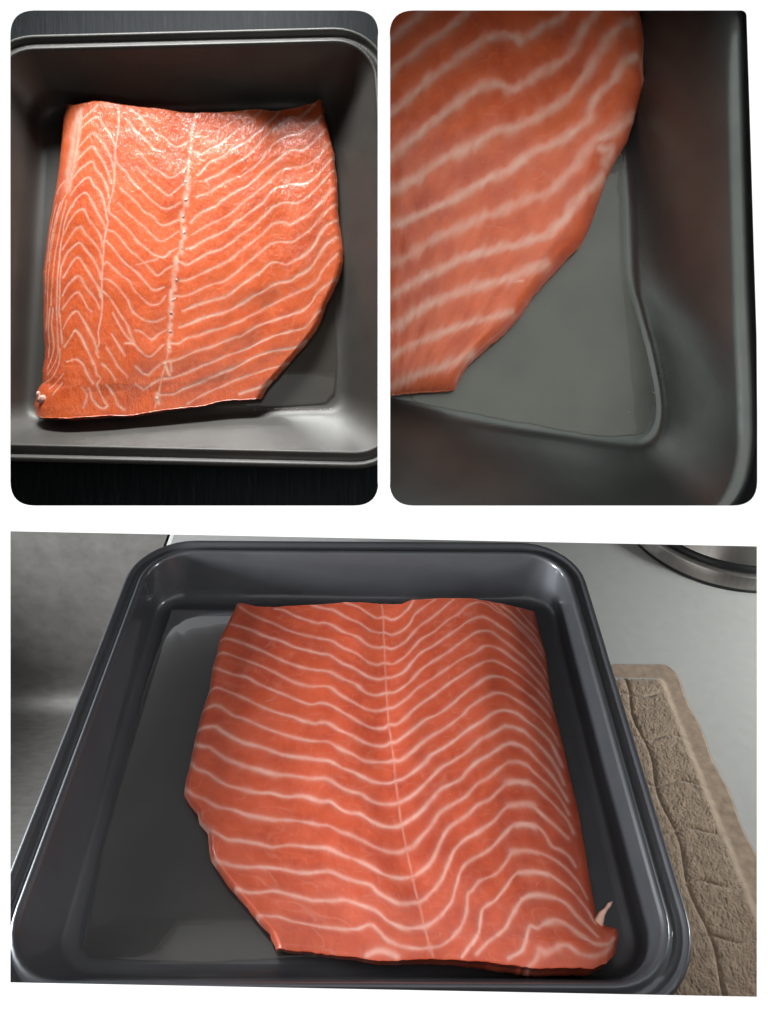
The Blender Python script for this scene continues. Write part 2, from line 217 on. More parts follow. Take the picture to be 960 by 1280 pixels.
C_FLOOR = [(883,2020),(883,1997),(883,1974),(883,1951),(883,1928),(882,1905),(882,1882),(882,1858),(882,1835),(882,1812),(882,1789),(882,1766),(882,1743),(882,1720),(882,1697),(882,1674),(882,1650),(882,1626),(882,1602),(882,1578),(882,1553),(882,1528),(882,1504),(882,1480),(882,1456),(882,1432),(882,1409),(882,1387),(883,1365),(883,1344),(883,1324),(883,1294),(884,1266),(884,1240),(885,1215),(886,1191),(886,1168),(887,1145),(888,1121),(889,1097),(889,1073),(890,1049),(890,1024),(891,1000),(891,975),(892,951),(893,928),(894,905),(896,885),(897,866),(902,833),(908,806),(915,783),(922,760),(929,736),(936,710),(944,683),(952,657),(960,631),(967,606),(973,582),(978,558),(984,535),(988,512),(993,491),(998,464),(1002,438),(1005,413),(1007,390),(1007,360),(1004,333),(998,309),(982,277),(958,254),(930,241),(895,237),(873,236),(850,238),(824,241),(794,245),(771,249),(745,253),(719,258),(691,264),(663,269),(635,274),(611,278),(588,282),(565,286),(541,290),(516,294),(490,298),(462,303),(440,307),(417,311),(393,315),(368,320),(343,325),(318,330),(293,334),(271,338),(250,343),(231,346),(200,353),(176,358),(156,363),(137,368),(115,372),(87,377),(58,381),(30,385),(1,390)]

# ------------------------------------------------------------------ fillet patch
def resample(P, n):
    P = np.asarray(P, float)
    d = np.r_[0, np.cumsum(np.hypot(*np.diff(P, axis=0).T))]
    return np.stack([np.interp(np.linspace(0, d[-1], n), d, P[:, k]) for k in (0, 1)], 1)
def coons(top, bottom, left, right, nu, nv):
    """patch between four edge curves; rows run top to bottom, columns left to right"""
    t, b = resample(top, nu), resample(bottom, nu)
    l, r = resample(left, nv), resample(right, nv)
    u = np.linspace(0, 1, nu)[None, :, None]; v = np.linspace(0, 1, nv)[:, None, None]
    return ((1-v)*t[None]+v*b[None]+(1-u)*l[:, None]+u*r[:, None]
            - (1-u)*(1-v)*t[0]-u*(1-v)*t[-1]-(1-u)*v*b[0]-u*v*b[-1])
def sm(x, a, b):
    x = np.clip((x-a)/(b-a), 0, 1); return x*x*(3-2*x)
def prof(d, w):
    q = np.clip(d/w, 0, 1); return np.sqrt(np.maximum(0, 1-(1-q)**2))
def height(kind, s, t):
    """thickness of the fillet in metres over its patch coordinates"""
    if kind == 'A':
        W, H, he = .150, .165, .004
        hm = .009+.009*sm(s, .05, .8)
        e = np.prod([prof(s*W, .004), prof((1-s)*W, .040), 1+0*t], 0)
        dip = -.0007*np.exp(-((s-.50)/.05)**2)
    elif kind == 'B':
        W, H, he = .150, .160, .004
        hm = .020-.012*sm(s, .12, .95)
        e = np.prod([prof(s*W, .032), prof((1-s)*W, .004), 1+0*t], 0)
        dip = -.0008*np.exp(-((s-.46)/.05)**2)-.002*np.exp(-((s-.80)/.05)**2)*(1-t)
    else:
        W, H, he = .080, .125, .004
        hm = .014+0*s
        e = np.prod([np.ones_like(s), prof((1-s)*W, .014), np.ones_like(s), prof((1-t)*H, .012)], 0)
        dip = -.0018*np.exp(-((s-.66)/.07)**2)*(1-t)
    return he+(hm-he+dip)*e

# ------------------------------------------------------------------ helpers
def tag(o, label=None, cat=None, group=None, kind=None):
    if label: o['label'] = label
    if cat: o['category'] = cat
    if group: o['group'] = group
    if kind: o['kind'] = kind
    return o

def thing(name, frame, label, cat, group=None):
    o = bpy.data.objects.new(name, None); COL.objects.link(o); o.empty_display_size = .02
    o.matrix_world = frame
    return tag(o, label, cat, group)

def mesh(name, verts, faces, mat, parent=None, frame=None, smooth=True, attrs=None):
    me = bpy.data.meshes.new(name)
    if isinstance(verts, np.ndarray) and isinstance(faces, np.ndarray):           # dense quad sheets
        me.vertices.add(len(verts)); me.vertices.foreach_set('co', verts.astype(np.float32).ravel())
        me.loops.add(faces.size); me.loops.foreach_set('vertex_index', faces.astype(np.int32).ravel())
        me.polygons.add(len(faces)); me.polygons.foreach_set('loop_start', np.arange(0, faces.size, faces.shape[1], dtype=np.int32))
        me.update(calc_edges=True); me.validate()
    else:
        me.from_pydata([tuple(map(float, v)) for v in verts], [], [tuple(map(int, f)) for f in faces])
    me.update()
    if smooth: me.shade_smooth()
    for k, a in (attrs or {}).items():
        at = me.attributes.new(k, 'FLOAT', 'POINT'); at.data.foreach_set('value', np.asarray(a, np.float32))
    me.materials.append(mat)
    o = bpy.data.objects.new(name, me); COL.objects.link(o)
    if parent is not None: o.parent = parent
    elif frame is not None: o.matrix_world = frame
    return o

def loft(loops, closed=True, cap_last=False):
    n = len(loops[0]); V = [p for l in loops for p in l]; F = []
    for i in range(len(loops)-1):
        for j in range(n if closed else n-1):
            k = (j+1) % n
            F.append((i*n+j, i*n+k, (i+1)*n+k, (i+1)*n+j))
    if cap_last: F.append(tuple((len(loops)-1)*n+j for j in range(n)))
    return V, F

def offset_quad(Q, o):
    """move each edge of a clockwise quad outwards by o"""
    Q = [Vector(q) for q in Q]; L = []
    for i in range(4):
        a, b = Q[i], Q[(i+1) % 4]; d = (b-a).normalized(); nrm = Vector((-d.y, d.x))
        L.append((a+nrm*o, d))
    R = []
    for i in range(4):
        p, d = L[i-1]; q, e = L[i]
        den = d.x*e.y-d.y*e.x; w = q-p
        R.append(p+d*((w.x*e.y-w.y*e.x)/den))
    return R

def round_quad(Q, r, arc=9, edge=12):
    pts = []
    for i in range(4):
        a, b, c = Vector(Q[i-1]), Vector(Q[i]), Vector(Q[(i+1) % 4])
        u, v = (a-b).normalized(), (c-b).normalized()
        ang = u.angle(v); t = r/math.tan(ang/2); ctr = b+(u+v).normalized()*(r/math.sin(ang/2))
        p0, p1 = b+u*t, b+v*t
        a0 = math.atan2(*(p0-ctr).yx); a1 = math.atan2(*(p1-ctr).yx); da = (a1-a0+math.pi) % (2*math.pi)-math.pi
        arcp = [ctr+Vector((math.cos(a0+da*k/arc), math.sin(a0+da*k/arc)))*r for k in range(arc+1)]
        pts.append(arcp)
    out = []
    for i in range(4):
        out += pts[i]; p, q = pts[i][-1], pts[(i+1) % 4][0]
        out += [p.lerp(q, k/edge) for k in range(1, edge)]
    return out

def vnoise(shape, cells, rng):
    """smooth value noise on a grid"""
    a = rng.random((cells[0]+2, cells[1]+2))
    y = np.linspace(0, cells[0], shape[0], endpoint=False); x = np.linspace(0, cells[1], shape[1], endpoint=False)
    yi, xi = y.astype(int), x.astype(int); fy, fx = (y-yi)[:, None], (x-xi)[None]
    fy, fx = fy*fy*(3-2*fy), fx*fx*(3-2*fx)
    g = lambda i, j: a[np.ix_(yi+i, xi+j)]
    return (g(0, 0)*(1-fy)+g(1, 0)*fy)*(1-fx)+(g(0, 1)*(1-fy)+g(1, 1)*fy)*fx

# ------------------------------------------------------------------ materials
def new_mat(name):
    m = bpy.data.materials.new(name); m.use_nodes = True
    nt = m.node_tree; return m, nt, nt.nodes['Principled BSDF']
def node(nt, typ, **kw):
    n = nt.nodes.new(typ)
    for k, v in kw.items():
        if k in n.inputs: n.inputs[k].default_value = v
        else: setattr(n, k, v)
    return n
def ramp(nt, src, stops):
    r = nt.nodes.new('ShaderNodeValToRGB'); el = r.color_ramp.elements
    while len(el) < len(stops): el.new(.5)
    for e, (p, c) in zip(el, stops): e.position = p; e.color = (*c, 1)
    nt.links.new(src, r.inputs[0]); return r
def bump(nt, bs, src, strength, dist, prev=None):
    b = node(nt, 'ShaderNodeBump', Strength=strength, Distance=dist); nt.links.new(src, b.inputs['Height'])
    if prev is not None: nt.links.new(prev.outputs[0], b.inputs['Normal'])
    nt.links.new(b.outputs[0], bs.inputs['Normal']); return b
def tex(nt, scale, detail=4, rough=.55, map_scale=None, dist=0):
    c = nt.nodes.new('ShaderNodeTexCoord'); out = c.outputs['Object']
    if map_scale:
        mp = node(nt, 'ShaderNodeMapping'); mp.inputs['Scale'].default_value = map_scale
        nt.links.new(out, mp.inputs[0]); out = mp.outputs[0]
    n = node(nt, 'ShaderNodeTexNoise', Scale=scale, Detail=detail, Roughness=rough, Distortion=dist)
    nt.links.new(out, n.inputs['Vector']); return n

def mat_salmon(name, flesh, deep, fat, wet_rough, wet_bump, scale, coat):
    m, nt, bs = new_mat(name)
    fatn = node(nt, 'ShaderNodeAttribute', attribute_name='fat'); ton = node(nt, 'ShaderNodeAttribute', attribute_name='tone')
    n1 = tex(nt, 130*scale, 5, .6)
    add = node(nt, 'ShaderNodeMath', operation='ADD'); nt.links.new(ton.outputs['Fac'], add.inputs[0])
    sub = node(nt, 'ShaderNodeMath', operation='MULTIPLY_ADD'); nt.links.new(n1.outputs[0], sub.inputs[0]); sub.inputs[1].default_value = .9; sub.inputs[2].default_value = -.45
    nt.links.new(sub.outputs[0], add.inputs[1])
    base = ramp(nt, add.outputs[0], [(0, deep), (.55, flesh), (1, tuple(min(1, c*1.12+.02) for c in flesh))])
    mix = node(nt, 'ShaderNodeMix', data_type='RGBA'); 
    nt.links.new(fatn.outputs['Fac'], mix.inputs[0]); nt.links.new(base.outputs[0], mix.inputs[6]); mix.inputs[7].default_value = (*fat, 1)
    nt.links.new(mix.outputs[2], bs.inputs['Base Color'])
    bs.inputs['Subsurface Weight'].default_value = .22
    bs.inputs['Coat Weight'].default_value = coat; bs.inputs['Coat Roughness'].default_value = .14
    bs.inputs['Subsurface Radius'].default_value = (1.0, .35, .2); bs.inputs['Subsurface Scale'].default_value = .0025
    bs.inputs['Roughness'].default_value = wet_rough; bs.inputs['IOR'].default_value = 1.38
    n2 = tex(nt, 420*scale, 4, .6, (1, .45, 1)); n3 = tex(nt, 1500*scale, 2, .6)
    b1 = bump(nt, bs, n2.outputs[0], wet_bump, .0006); b2 = bump(nt, bs, n3.outputs[0], wet_bump*.6, .00025, b1); nt.links.new(b2.outputs[0], bs.inputs['Coat Normal'])
    return m

def mat_tray(name, col, rough, metal=.35, grain=.25, coat=0):
    m, nt, bs = new_mat(name)
    bs.inputs['Coat Weight'].default_value = coat; bs.inputs['Coat Roughness'].default_value = .10
    n = tex(nt, 45, 5, .6); r = ramp(nt, n.outputs[0], [(.3, tuple(c*.88 for c in col)), (.7, tuple(c*1.1 for c in col))])
    nt.links.new(r.outputs[0], bs.inputs['Base Color'])
    bs.inputs['Metallic'].default_value = metal
    n2 = tex(nt, 30, 4, .6); mr = node(nt, 'ShaderNodeMapRange'); nt.links.new(n2.outputs[0], mr.inputs[0])
    mr.inputs[3].default_value = rough-.06; mr.inputs[4].default_value = rough+.07
    nt.links.new(mr.outputs[0], bs.inputs['Roughness'])
    n3 = tex(nt, 1700, 2, .6); b1 = bump(nt, bs, n3.outputs[0], grain, .0002)
    n4 = tex(nt, 90, 4, .7, (14, .6, 1), 1.5); bump(nt, bs, n4.outputs[0], .05, .0003, b1)
    return m

def mat_plain(name, col, rough, metal=0, var=.1, scale=60, bmp=.1, bscale=300, map_scale=None):
    m, nt, bs = new_mat(name)
    n = tex(nt, scale, 5, .6, map_scale); r = ramp(nt, n.outputs[0], [(.3, tuple(c*(1-var) for c in col)), (.7, tuple(min(1, c*(1+var)) for c in col))])
    nt.links.new(r.outputs[0], bs.inputs['Base Color'])
    bs.inputs['Roughness'].default_value = rough; bs.inputs['Metallic'].default_value = metal
    if bmp: n2 = tex(nt, bscale, 3, .6, map_scale); bump(nt, bs, n2.outputs[0], bmp, .0004)
    return m

def mat_wood():
    m, nt, bs = new_mat('black_stained_wood')
    n = tex(nt, 60, 6, .65, (9, .7, 1), .4); r = ramp(nt, n.outputs[0], [(.35, (.006, .007, .008)), (.62, (.014, .017, .019)), (.80, (.05, .056, .06))])
    nt.links.new(r.outputs[0], bs.inputs['Base Color']); bs.inputs['Roughness'].default_value = .55; bs.inputs['Specular IOR Level'].default_value = .15
    bump(nt, bs, n.outputs[0], .35, .0006); return m

M_SAL_A = mat_salmon('salmon_flesh_dim', (.49, .076, .029), (.35, .039, .016), (.66, .34, .27), .42, .25, 1, .4)
M_SAL_B = mat_salmon('salmon_flesh_wet', (.74, .130, .034), (.54, .062, .018), (.86, .48, .35), .34, .9, 1, 1)
M_SAL_C = mat_salmon('salmon_flesh_close', (.63, .122, .040), (.44, .058, .021), (.73, .40, .30), .45, .35, .6, .3)
M_FAT = mat_plain('white_fat', (.72, .42, .33), .38, 0, .1, 300, .3, 900)
M_TRAY_A = mat_tray('grey_nonstick_coating', (.056, .058, .064), .44, coat=.6)
M_TRAY_B = mat_tray('bronze_nonstick_coating', (.080, .075, .066), .46, .35)
M_TRAY_C = mat_tray('green_grey_nonstick_coating', (.115, .127, .119), .29, .8)
M_BOARD = mat_plain('white_card', (.90, .90, .90), .8, 0, .004, 20, 0)
M_BACK = mat_plain('grey_backing_card', (.10, .10, .10), .9, 0, .02, 20, 0)
M_BLOCK = mat_plain('light_block_dark', (.05, .045, .043), .8, 0, .05, 20, 0)  # dark lining of the added light-blocking box
M_REFLECT = mat_plain('shelf_reflector_grey', (.20, .20, .20), .8, 0, .03, 20, 0)  # grey face of the added shelf, reflects into the lower tray
M_COUNTER = mat_plain('pale_worktop', (.58, .58, .55), .30, 0, .035, 160, .03, 500)
M_STEEL = mat_plain('brushed_steel', (.25, .238, .222), .48, .5, .16, 90, .10, 900, (1, 4, 1))
M_STEEL_B = mat_plain('polished_steel', (.52, .49, .46), .30, 1, .08, 40, .03, 900, (12, 1, 1))
M_DARK = mat_plain('black_plastic', (.012, .012, .013), .35, 0, .1, 60, 0)
M_TOWEL = mat_plain('brown_terry', (.40, .295, .205), .95, 0, .22, 260, .3, 1500)
_t = M_TOWEL.node_tree.nodes['Principled BSDF']; _t.inputs['Sheen Weight'].default_value = .5; _t.inputs['Sheen Roughness'].default_value = .5
M_WOOD = mat_wood()
M_JUICE = mat_plain('clear_juice', (.8, .7, .62), .06, 0, .02, 60, 0)
M_JUICE.node_tree.nodes['Principled BSDF'].inputs['Transmission Weight'].default_value = .75

# ------------------------------------------------------------------ the white display board with three openings
F_PX = 900.0; BOARD_Z = -.212
def on_board(p): return ((p[0]-480)/F_PX*.212, (640-p[1])/F_PX*.212)
def rounded(poly, radii, seg=8):
    out = []
    for i, b in enumerate(poly):
        r = radii[i]; b = Vector(b)
        if r == 0: out.append(b); continue
        a, c = Vector(poly[i-1]), Vector(poly[(i+1) % len(poly)])
        u, v = (a-b).normalized(), (c-b).normalized()
        p0, p1 = b+u*r, b+v*r
        for k in range(seg+1):
            t = k/seg; out.append(p0*(1-t)**2*1+b*(2*t*(1-t))+p1*t*t)
    return out
OPEN = [rounded([on_board(p) for p in ((13, 13), (473, 13), (473, 632), (13, 632))], [.0072]*4),
        rounded([on_board(p) for p in ((487, 13), (933, 13), (938, 170), (942.5, 320), (945.7, 420), (946.5, 520), (946.5, 632), (487, 632))],
                [.0072, .0018, 0, 0, 0, 0, .0072, .0072]),
        rounded([on_board(p) for p in ((13, 664), (480, 673.5), (946, 683), (946, 1246), (13, 1228))], [0]*5)]
def build_board():
    from mathutils.geometry import delaunay_2d_cdt
    hx, hy = .52, .62
    outer = [Vector(p) for p in ((-hx, hy), (hx, hy), (hx, -hy), (-hx, -hy))]
    def sheet(openings):
        loops = [outer]+openings; V = []; E = []
        for l in loops:
            s = len(V); V += l; E += [(s+i, s+(i+1) % len(l)) for i in range(len(l))]
        v, e, f, *_ = delaunay_2d_cdt(V, E, [], 0, 1e-7)
        def inside(p, L):
            c = False
            for i in range(len(L)):
                a, b = L[i], L[i-1]
                if (a.y > p.y) != (b.y > p.y) and p.x < (b.x-a.x)*(p.y-a.y)/(b.y-a.y)+a.x: c = not c
            return c
        keep = []
        for t in f:
            ctr = sum((v[i] for i in t), Vector((0, 0)))/len(t)
            if inside(ctr, outer) and not any(inside(ctr, L) for L in openings): keep.append(tuple(t))
        return v, keep
    def grow(L, o):
        n = len(L); out = []
        for i in range(n):
            a, b, c = L[i-1], L[i], L[(i+1) % n]
            d = ((b-a).normalized()+(c-b).normalized()).normalized(); out.append(b+Vector((-d.y, d.x))*o)
        return out
    back = [grow(L, .0035) for L in OPEN]
    v, f = sheet(OPEN)
    root = thing('display_board', CAM, 'white display board with three openings in front of the trays', 'board')
    mesh('front_sheet', [(p.x, p.y, BOARD_Z) for p in v], [t if (v[t[1]]-v[t[0]]).cross(v[t[2]]-v[t[0]]) > 0 else t[::-1] for t in f], M_BOARD, root, smooth=False)
    v2, f2 = sheet(back)
    mesh('backing_sheet', [(p.x, p.y, BOARD_Z-.002) for p in v2], f2, M_BACK, root, smooth=False)
    for L, K in zip(OPEN, back):
        mesh('bevelled_edge', *loft([[(p.x, p.y, BOARD_Z) for p in L], [(p.x, p.y, BOARD_Z-.002) for p in K]]), M_BOARD, root, smooth=False)
    # flaring dark box, unseen, added behind the board to keep surround light out
    r0 = [(-hx, hy), (hx, hy), (hx, -hy), (-hx, -hy)]; zf, zk = BOARD_Z-.0025, -.95
    r1 = [(x*1.9, y*1.9) for x, y in r0]
    for i in range(4):
        j = (i+1) % 4
        mesh('side_blocker', [(*r0[i], zf), (*r0[j], zf), (*r1[j], zk), (*r1[i], zk)], [(0, 1, 2, 3)], M_BLOCK, root, smooth=False)
    mesh('back_blocker', [(*p, zk) for p in r1], [(0, 1, 2, 3)], M_BLOCK, root, smooth=False)
    mesh('divider_blocker', [(-.0012, -.002, zf), (-.0012, hy, zf), (-.0012, hy, -.33), (-.0012, -.002, -.33)], [(0, 1, 2, 3)], M_BLOCK, root, smooth=False)  # unseen sheet added to stop lamp spill between the two upper bays
    mesh('shelf_blocker', [(-.45, -.0020, zf), (.45, -.0020, zf), (.52, -.0050, -.56), (-.52, -.0050, -.56)], [(0, 1, 2, 3)], M_REFLECT, root, smooth=False)  # added shelf: blocks spill between bays, its grey face reflects into the lower tray
    mesh('shelf_blocker_cover', [(-.45, -.0010, zf), (-.0015, -.0010, zf), (-.0015, -.0040, -.56), (-.52, -.0040, -.56)], [(0, 1, 2, 3)], M_BLOCK, root, smooth=False)  # dark cover on the upper face of that added shelf
build_board()

# ------------------------------------------------------------------ trays
S = 1e-4
def sc4(P): return [(x*S, y*S) for x, y in P]
RIM_PROFILE = [(0, -.0012), (.0005, .0000), (.0013, .0007), (.0022, .0006), (.0030, -.0004), (.0042, -.0011), (.0056, -.0011), (.0066, -.0003), (.0074, .0008),
               (.0083, .0012), (.0092, .0008), (.0097, -.0003), (.0097, -.0020), (.0090, -.0034), (.0080, -.0036)]
def build_tray(frame, rim, floor, depth, mat, r_rim, r_floor, label, group):
    root = thing('baking_tray', frame, label, 'tray', group)
    loops = [[(p.x, p.y, z) for p in round_quad(offset_quad(rim, o), r_rim+o)] for o, z in RIM_PROFILE]
    mesh('rim', *loft(loops), mat, root)
    top = round_quad(rim, r_rim); bot = round_quad(floor, r_floor)
    zt, zb = -.0012, -depth
    loops = []
    for t in np.linspace(0, .86, 9):
        loops.append([(*a.lerp(b, t), zt+(zb-zt)*t) for a, b in zip(top, bot)])
    inn = round_quad(offset_quad(floor, -.004), r_floor-.002)     # fillet into the base
    p0 = loops[-1]
    for t in (.25, .5, .75, 1):
        l = []
        for q, b, i in zip(p0, bot, inn):
            a = Vector(q); c = Vector((b.x, b.y, zb)); e = Vector((i.x, i.y, zb))
            l.append(tuple(a*(1-t)**2+c*2*t*(1-t)+e*t*t))
        loops.append(l)
    mesh('side_wall', *loft(loops), mat, root)
    ctr = sum((p for p in inn), Vector((0, 0)))/len(inn)
    loops = [[(*(p.lerp(ctr, t)), zb) for p in inn] for t in (0, .05, .3, .6, .9)]
    mesh('base', *loft(loops, cap_last=True), mat, root)
    return root
A_FLOOR[2] = (1060, -940); A_FLOOR[3] = (-1010, -935)
B_FLOOR[2] = (875, -885); B_FLOOR[3] = (-950, -905)
build_tray(FRAME_A, sc4(A_RIM), sc4(A_FLOOR), DEPTH_A, M_TRAY_A, .021, .014, 'dark grey baking tray standing on the pale worktop over the sink', 'baking trays')
build_tray(FRAME_B, sc4(B_RIM), sc4(B_FLOOR), DEPTH_B, M_TRAY_B, .021, .012, 'square bronze grey baking tray on the black wooden table', 'baking trays')

def build_corner_tray():
    """the close-up shows one corner of a tray only: right side, corner, front side"""
    root = thing('baking_tray', FRAME_C, 'empty corner of a baking tray seen close up, right of the opening', 'tray', 'baking trays')
    rim, flo = resample(sc4(C_RIM), 160), resample(sc4(C_FLOOR), 160)
    d = np.gradient(rim, axis=0); d /= np.hypot(*d.T)[:, None]; nrm = np.stack([-d[:, 1], d[:, 0]], 1)
    prof_ = [(o*1.9, z*1.6) for o, z in RIM_PROFILE]
    mesh('rim', *loft([[(*(p+q*o), z) for p, q in zip(rim, nrm)] for o, z in prof_], closed=False), M_TRAY_C, root)
    dn = np.gradient(flo, axis=0); dn /= np.hypot(*dn.T)[:, None]; fn = np.stack([-dn[:, 1], dn[:, 0]], 1)
    inn = flo-fn*.0025; loops = []
    zt, zb = prof_[0][1], -DEPTH_C
    for t in np.linspace(0, .9, 10): loops.append([(*(a*(1-t)+b*t), zt+(zb-zt)*t) for a, b in zip(rim, flo)])
    p0 = loops[-1]
    for t in (.3, .6, .8, 1):
        loops.append([tuple(np.array(q)*(1-t)**2+np.array((*b, zb))*2*t*(1-t)+np.array((*i, zb))*t*t) for q, b, i in zip(p0, flo, inn)])
    mesh('side_wall', *loft(loops, closed=False), M_TRAY_C, root)
    hub = (inn[-1][0], inn[0][1], zb)
    mesh('base', [hub]+[(*p, zb) for p in inn], [(0, i+2, i+1) for i in range(len(inn)-1)], M_TRAY_C, root, smooth=False)
    return root
corner = build_corner_tray()
import bmesh
def trim(o, co, no):
    bm = bmesh.new(); bm.from_mesh(o.data)
    bmesh.ops.bisect_plane(bm, geom=bm.verts[:]+bm.edges[:]+bm.faces[:], plane_co=co, plane_no=no, clear_outer=True)
    bm.to_mesh(o.data); bm.free(); o.data.update()
for part in corner.children: trim(part, (0, .0010, 0), (0, -1, 0)); trim(part, (.0004, 0, 0), (-1, 0, 0))

# ------------------------------------------------------------------ salmon
def seg_dist(P, L, reach):
    """distance from every point to a polyline, exact within reach"""
    L = np.asarray(L, float); best = np.full(len(P), 1e9)
    near = np.nonzero(((P > L.min(0)-reach) & (P < L.max(0)+reach)).all(1))[0]
    Q = P[near]; bq = np.full(len(near), 1e9)
    for a, b in zip(L[:-1], L[1:]):
        lo = np.minimum(a, b)-reach; hi = np.maximum(a, b)+reach
        k = np.nonzero((Q[:, 0] > lo[0]) & (Q[:, 0] < hi[0]) & (Q[:, 1] > lo[1]) & (Q[:, 1] < hi[1]))[0]
        if not len(k): continue
        q = Q[k]; d = b-a; t = np.clip(((q-a)@d)/max(1e-12, d@d), 0, 1)
        bq[k] = np.minimum(bq[k], np.hypot(*(q-a-t[:, None]*d).T))
    best[near] = bq
    return best
def smooth_line(P):
    P = np.array(P, float)*S
    if len(P) < 3: return P
    Q = np.r_[[2*P[0]-P[1]], P, [2*P[-1]-P[-2]]]; o = []
    for i in range(1, len(Q)-2):
        for u in (0, .34, .67):
            o.append(.5*(2*Q[i]+(Q[i+1]-Q[i-1])*u+(2*Q[i-1]-5*Q[i]+4*Q[i+1]-Q[i+2])*u*u+(3*Q[i]-Q[i-1]-3*Q[i+1]+Q[i+2])*u**3))
    o.append(P[-1]); return np.array(o)

def build_salmon(kind, data, frame, depth, mat, nu, nv, label, extra, wmul, relief, jitter, skirt_in):
    rng = np.random.default_rng(ord(kind))
    root = thing('salmon_fillet', frame, label, 'salmon', 'salmon fillets')
    sides = {k: np.array(data[k], float)*S for k in ('top', 'bottom', 'left', 'right')}
    G = coons(sides['top'], sides['bottom'], sides['left'], sides['right'], nu, nv)
    s, t = np.meshgrid(np.linspace(0, 1, nu), np.linspace(0, 1, nv))
    h = height(kind, s, t)
    cut0 = np.minimum.reduce([s, 1-s, t, 1-t]); rag = np.exp(-cut0/.012)[..., None]*.0006     # ragged cut edge
    G = G+rag*np.stack([.6*vnoise((nv, nu), (75, 75), rng)+.4*vnoise((nv, nu), (24, 24), rng)-.5 for _ in (0, 1)], -1)
    P = G.reshape(-1, 2)
    wob = np.stack([vnoise((nv, nu), (36, 36), rng)-.5, vnoise((nv, nu), (36, 36), rng)-.5], -1).reshape(-1, 2)*jitter
    fat = np.zeros(len(P)); dark_band = np.zeros(len(P)); thick = (.7*vnoise((nv, nu), (30, 30), rng)+.3*vnoise((nv, nu), (70, 70), rng)).ravel()
    for w, L in data['lines']:
        w = w*1e-5*wmul; d = seg_dist(P+wob, smooth_line(L), 6*w)
        wv = w*(.45+.95*thick); amp = rng.uniform(.75, 1)
        fat = np.maximum(fat, amp*np.maximum(np.exp(-(d/wv)**2), .21*np.exp(-(d/(2.3*wv))**2)))
        dark_band = np.maximum(dark_band, np.exp(-((d-2.6*wv)/(1.6*wv))**2))  # darker flesh tone flanking each fat line
    for L, w, amt in extra:
        d = seg_dist(P+wob, np.array(L, float)*S, 3*w); fat = np.maximum(fat, amt*np.exp(-(d/w)**2))
    vein = np.zeros((nv, nu))                                    # faint fine marbling between the bands
    for cy_, cx_ in ((34, 16), (60, 30)):
        q = vnoise((nv, nu), (cy_, cx_), rng); vein = np.maximum(vein, np.exp(-((q-.5)/.035)**2)*vnoise((nv, nu), (12, 12), rng))
    fat = np.maximum(fat, .20*vein.ravel())
    fat *= (.62+.45*vnoise((nv, nu), (38, 38), rng)+.14*vnoise((nv, nu), (120, 120), rng)).ravel()
    cut = np.minimum.reduce([s, 1-s, t, 1-t]).ravel()
    grain = vnoise((nv, nu), (90, nu//3), rng)-.5
    tone = (.58+.42*(vnoise((nv, nu), (7, 7), rng)-.5)+.3*(vnoise((nv, nu), (26, 26), rng)-.5)+.06*grain).ravel()-.16*dark_band*(.4+vnoise((nv, nu), (12, 12), rng).ravel())
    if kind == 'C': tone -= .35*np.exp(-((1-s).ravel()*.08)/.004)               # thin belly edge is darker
    z = h.ravel()-relief*fat+.00004*grain.ravel()+.0007*(vnoise((nv, nu), (14, 14), rng).ravel()-.5)*np.clip(cut*12, 0, 1)
    V = np.c_[P, z-depth]
    idx = np.arange(nu*nv).reshape(nv, nu)
    F = np.stack([idx[1:, :-1], idx[1:, 1:], idx[:-1, 1:], idx[:-1, :-1]], -1).reshape(-1, 4)
    ring = np.r_[idx[0, :-1], idx[:-1, -1], idx[-1, :0:-1], idx[:0:-1, 0]]        # clockwise round the edge
    B = V[ring]; dr = np.roll(B[:, :2], -3, 0)-np.roll(B[:, :2], 3, 0); dr /= np.maximum(1e-9, np.hypot(*dr.T))[:, None]
    inw = np.stack([dr[:, 1], -dr[:, 0]], 1)
    Vs = [V]; Fs = [F]; prev = ring; n = len(ring); base = len(V); fa = [fat]; to = [tone]
    for k, (i_, q) in enumerate(((.0001, .75), (.0006, .5), (skirt_in*.5, .22), (skirt_in, .0))):
        R = np.c_[B[:, :2]+inw*i_, -depth+.0003+(B[:, 2]+depth)*q]
        cur = np.arange(base, base+n); base += n
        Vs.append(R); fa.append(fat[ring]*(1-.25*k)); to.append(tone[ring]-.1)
        Fs.append(np.stack([prev, np.roll(prev, -1), np.roll(cur, -1), cur], -1)[:, ::-1]); prev = cur
    o = mesh('flesh', np.concatenate(Vs), np.concatenate(Fs), mat, root, attrs={'fat': np.concatenate(fa), 'tone': np.concatenate(to)})
    def top_z(x, y): return float(V[np.argmin(((P-(x, y))**2).sum(1)), 2])
    return root, top_z

Aseam = [((ASEAM), .0004, .55)]+[([p, (p[0]+2, p[1]-10)], .0010, .6) for p in ASEAM[1:-1]]
salmon_a, za = build_salmon('A', SALMON_A, FRAME_A, DEPTH_A, M_SAL_A, 340, 340,
    'thick salmon fillet with even white chevrons in the tray by the brown towel', Aseam, 1.95, .00012, .0003, .004)
salmon_b, zb_ = build_salmon('B', SALMON_B, FRAME_B, DEPTH_B, M_SAL_B, 340, 360,
    'wet salmon fillet with a ragged white centre seam in the tray on black wood', [(BSEAM, .0006, .7)]+[([(x+2, y+b*1.5), (x-1, y+b*.5), (x+3, y-b*1.4)], a*S*.75, .95) for (x, y), a, b in BBLOB], 1.2, .00012, .0004, .005)
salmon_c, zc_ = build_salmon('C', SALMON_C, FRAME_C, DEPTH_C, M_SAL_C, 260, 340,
    'salmon belly edge with broad slanting white stripes, seen close up and cut off', [], 1.75, .0002, .0005, .004)

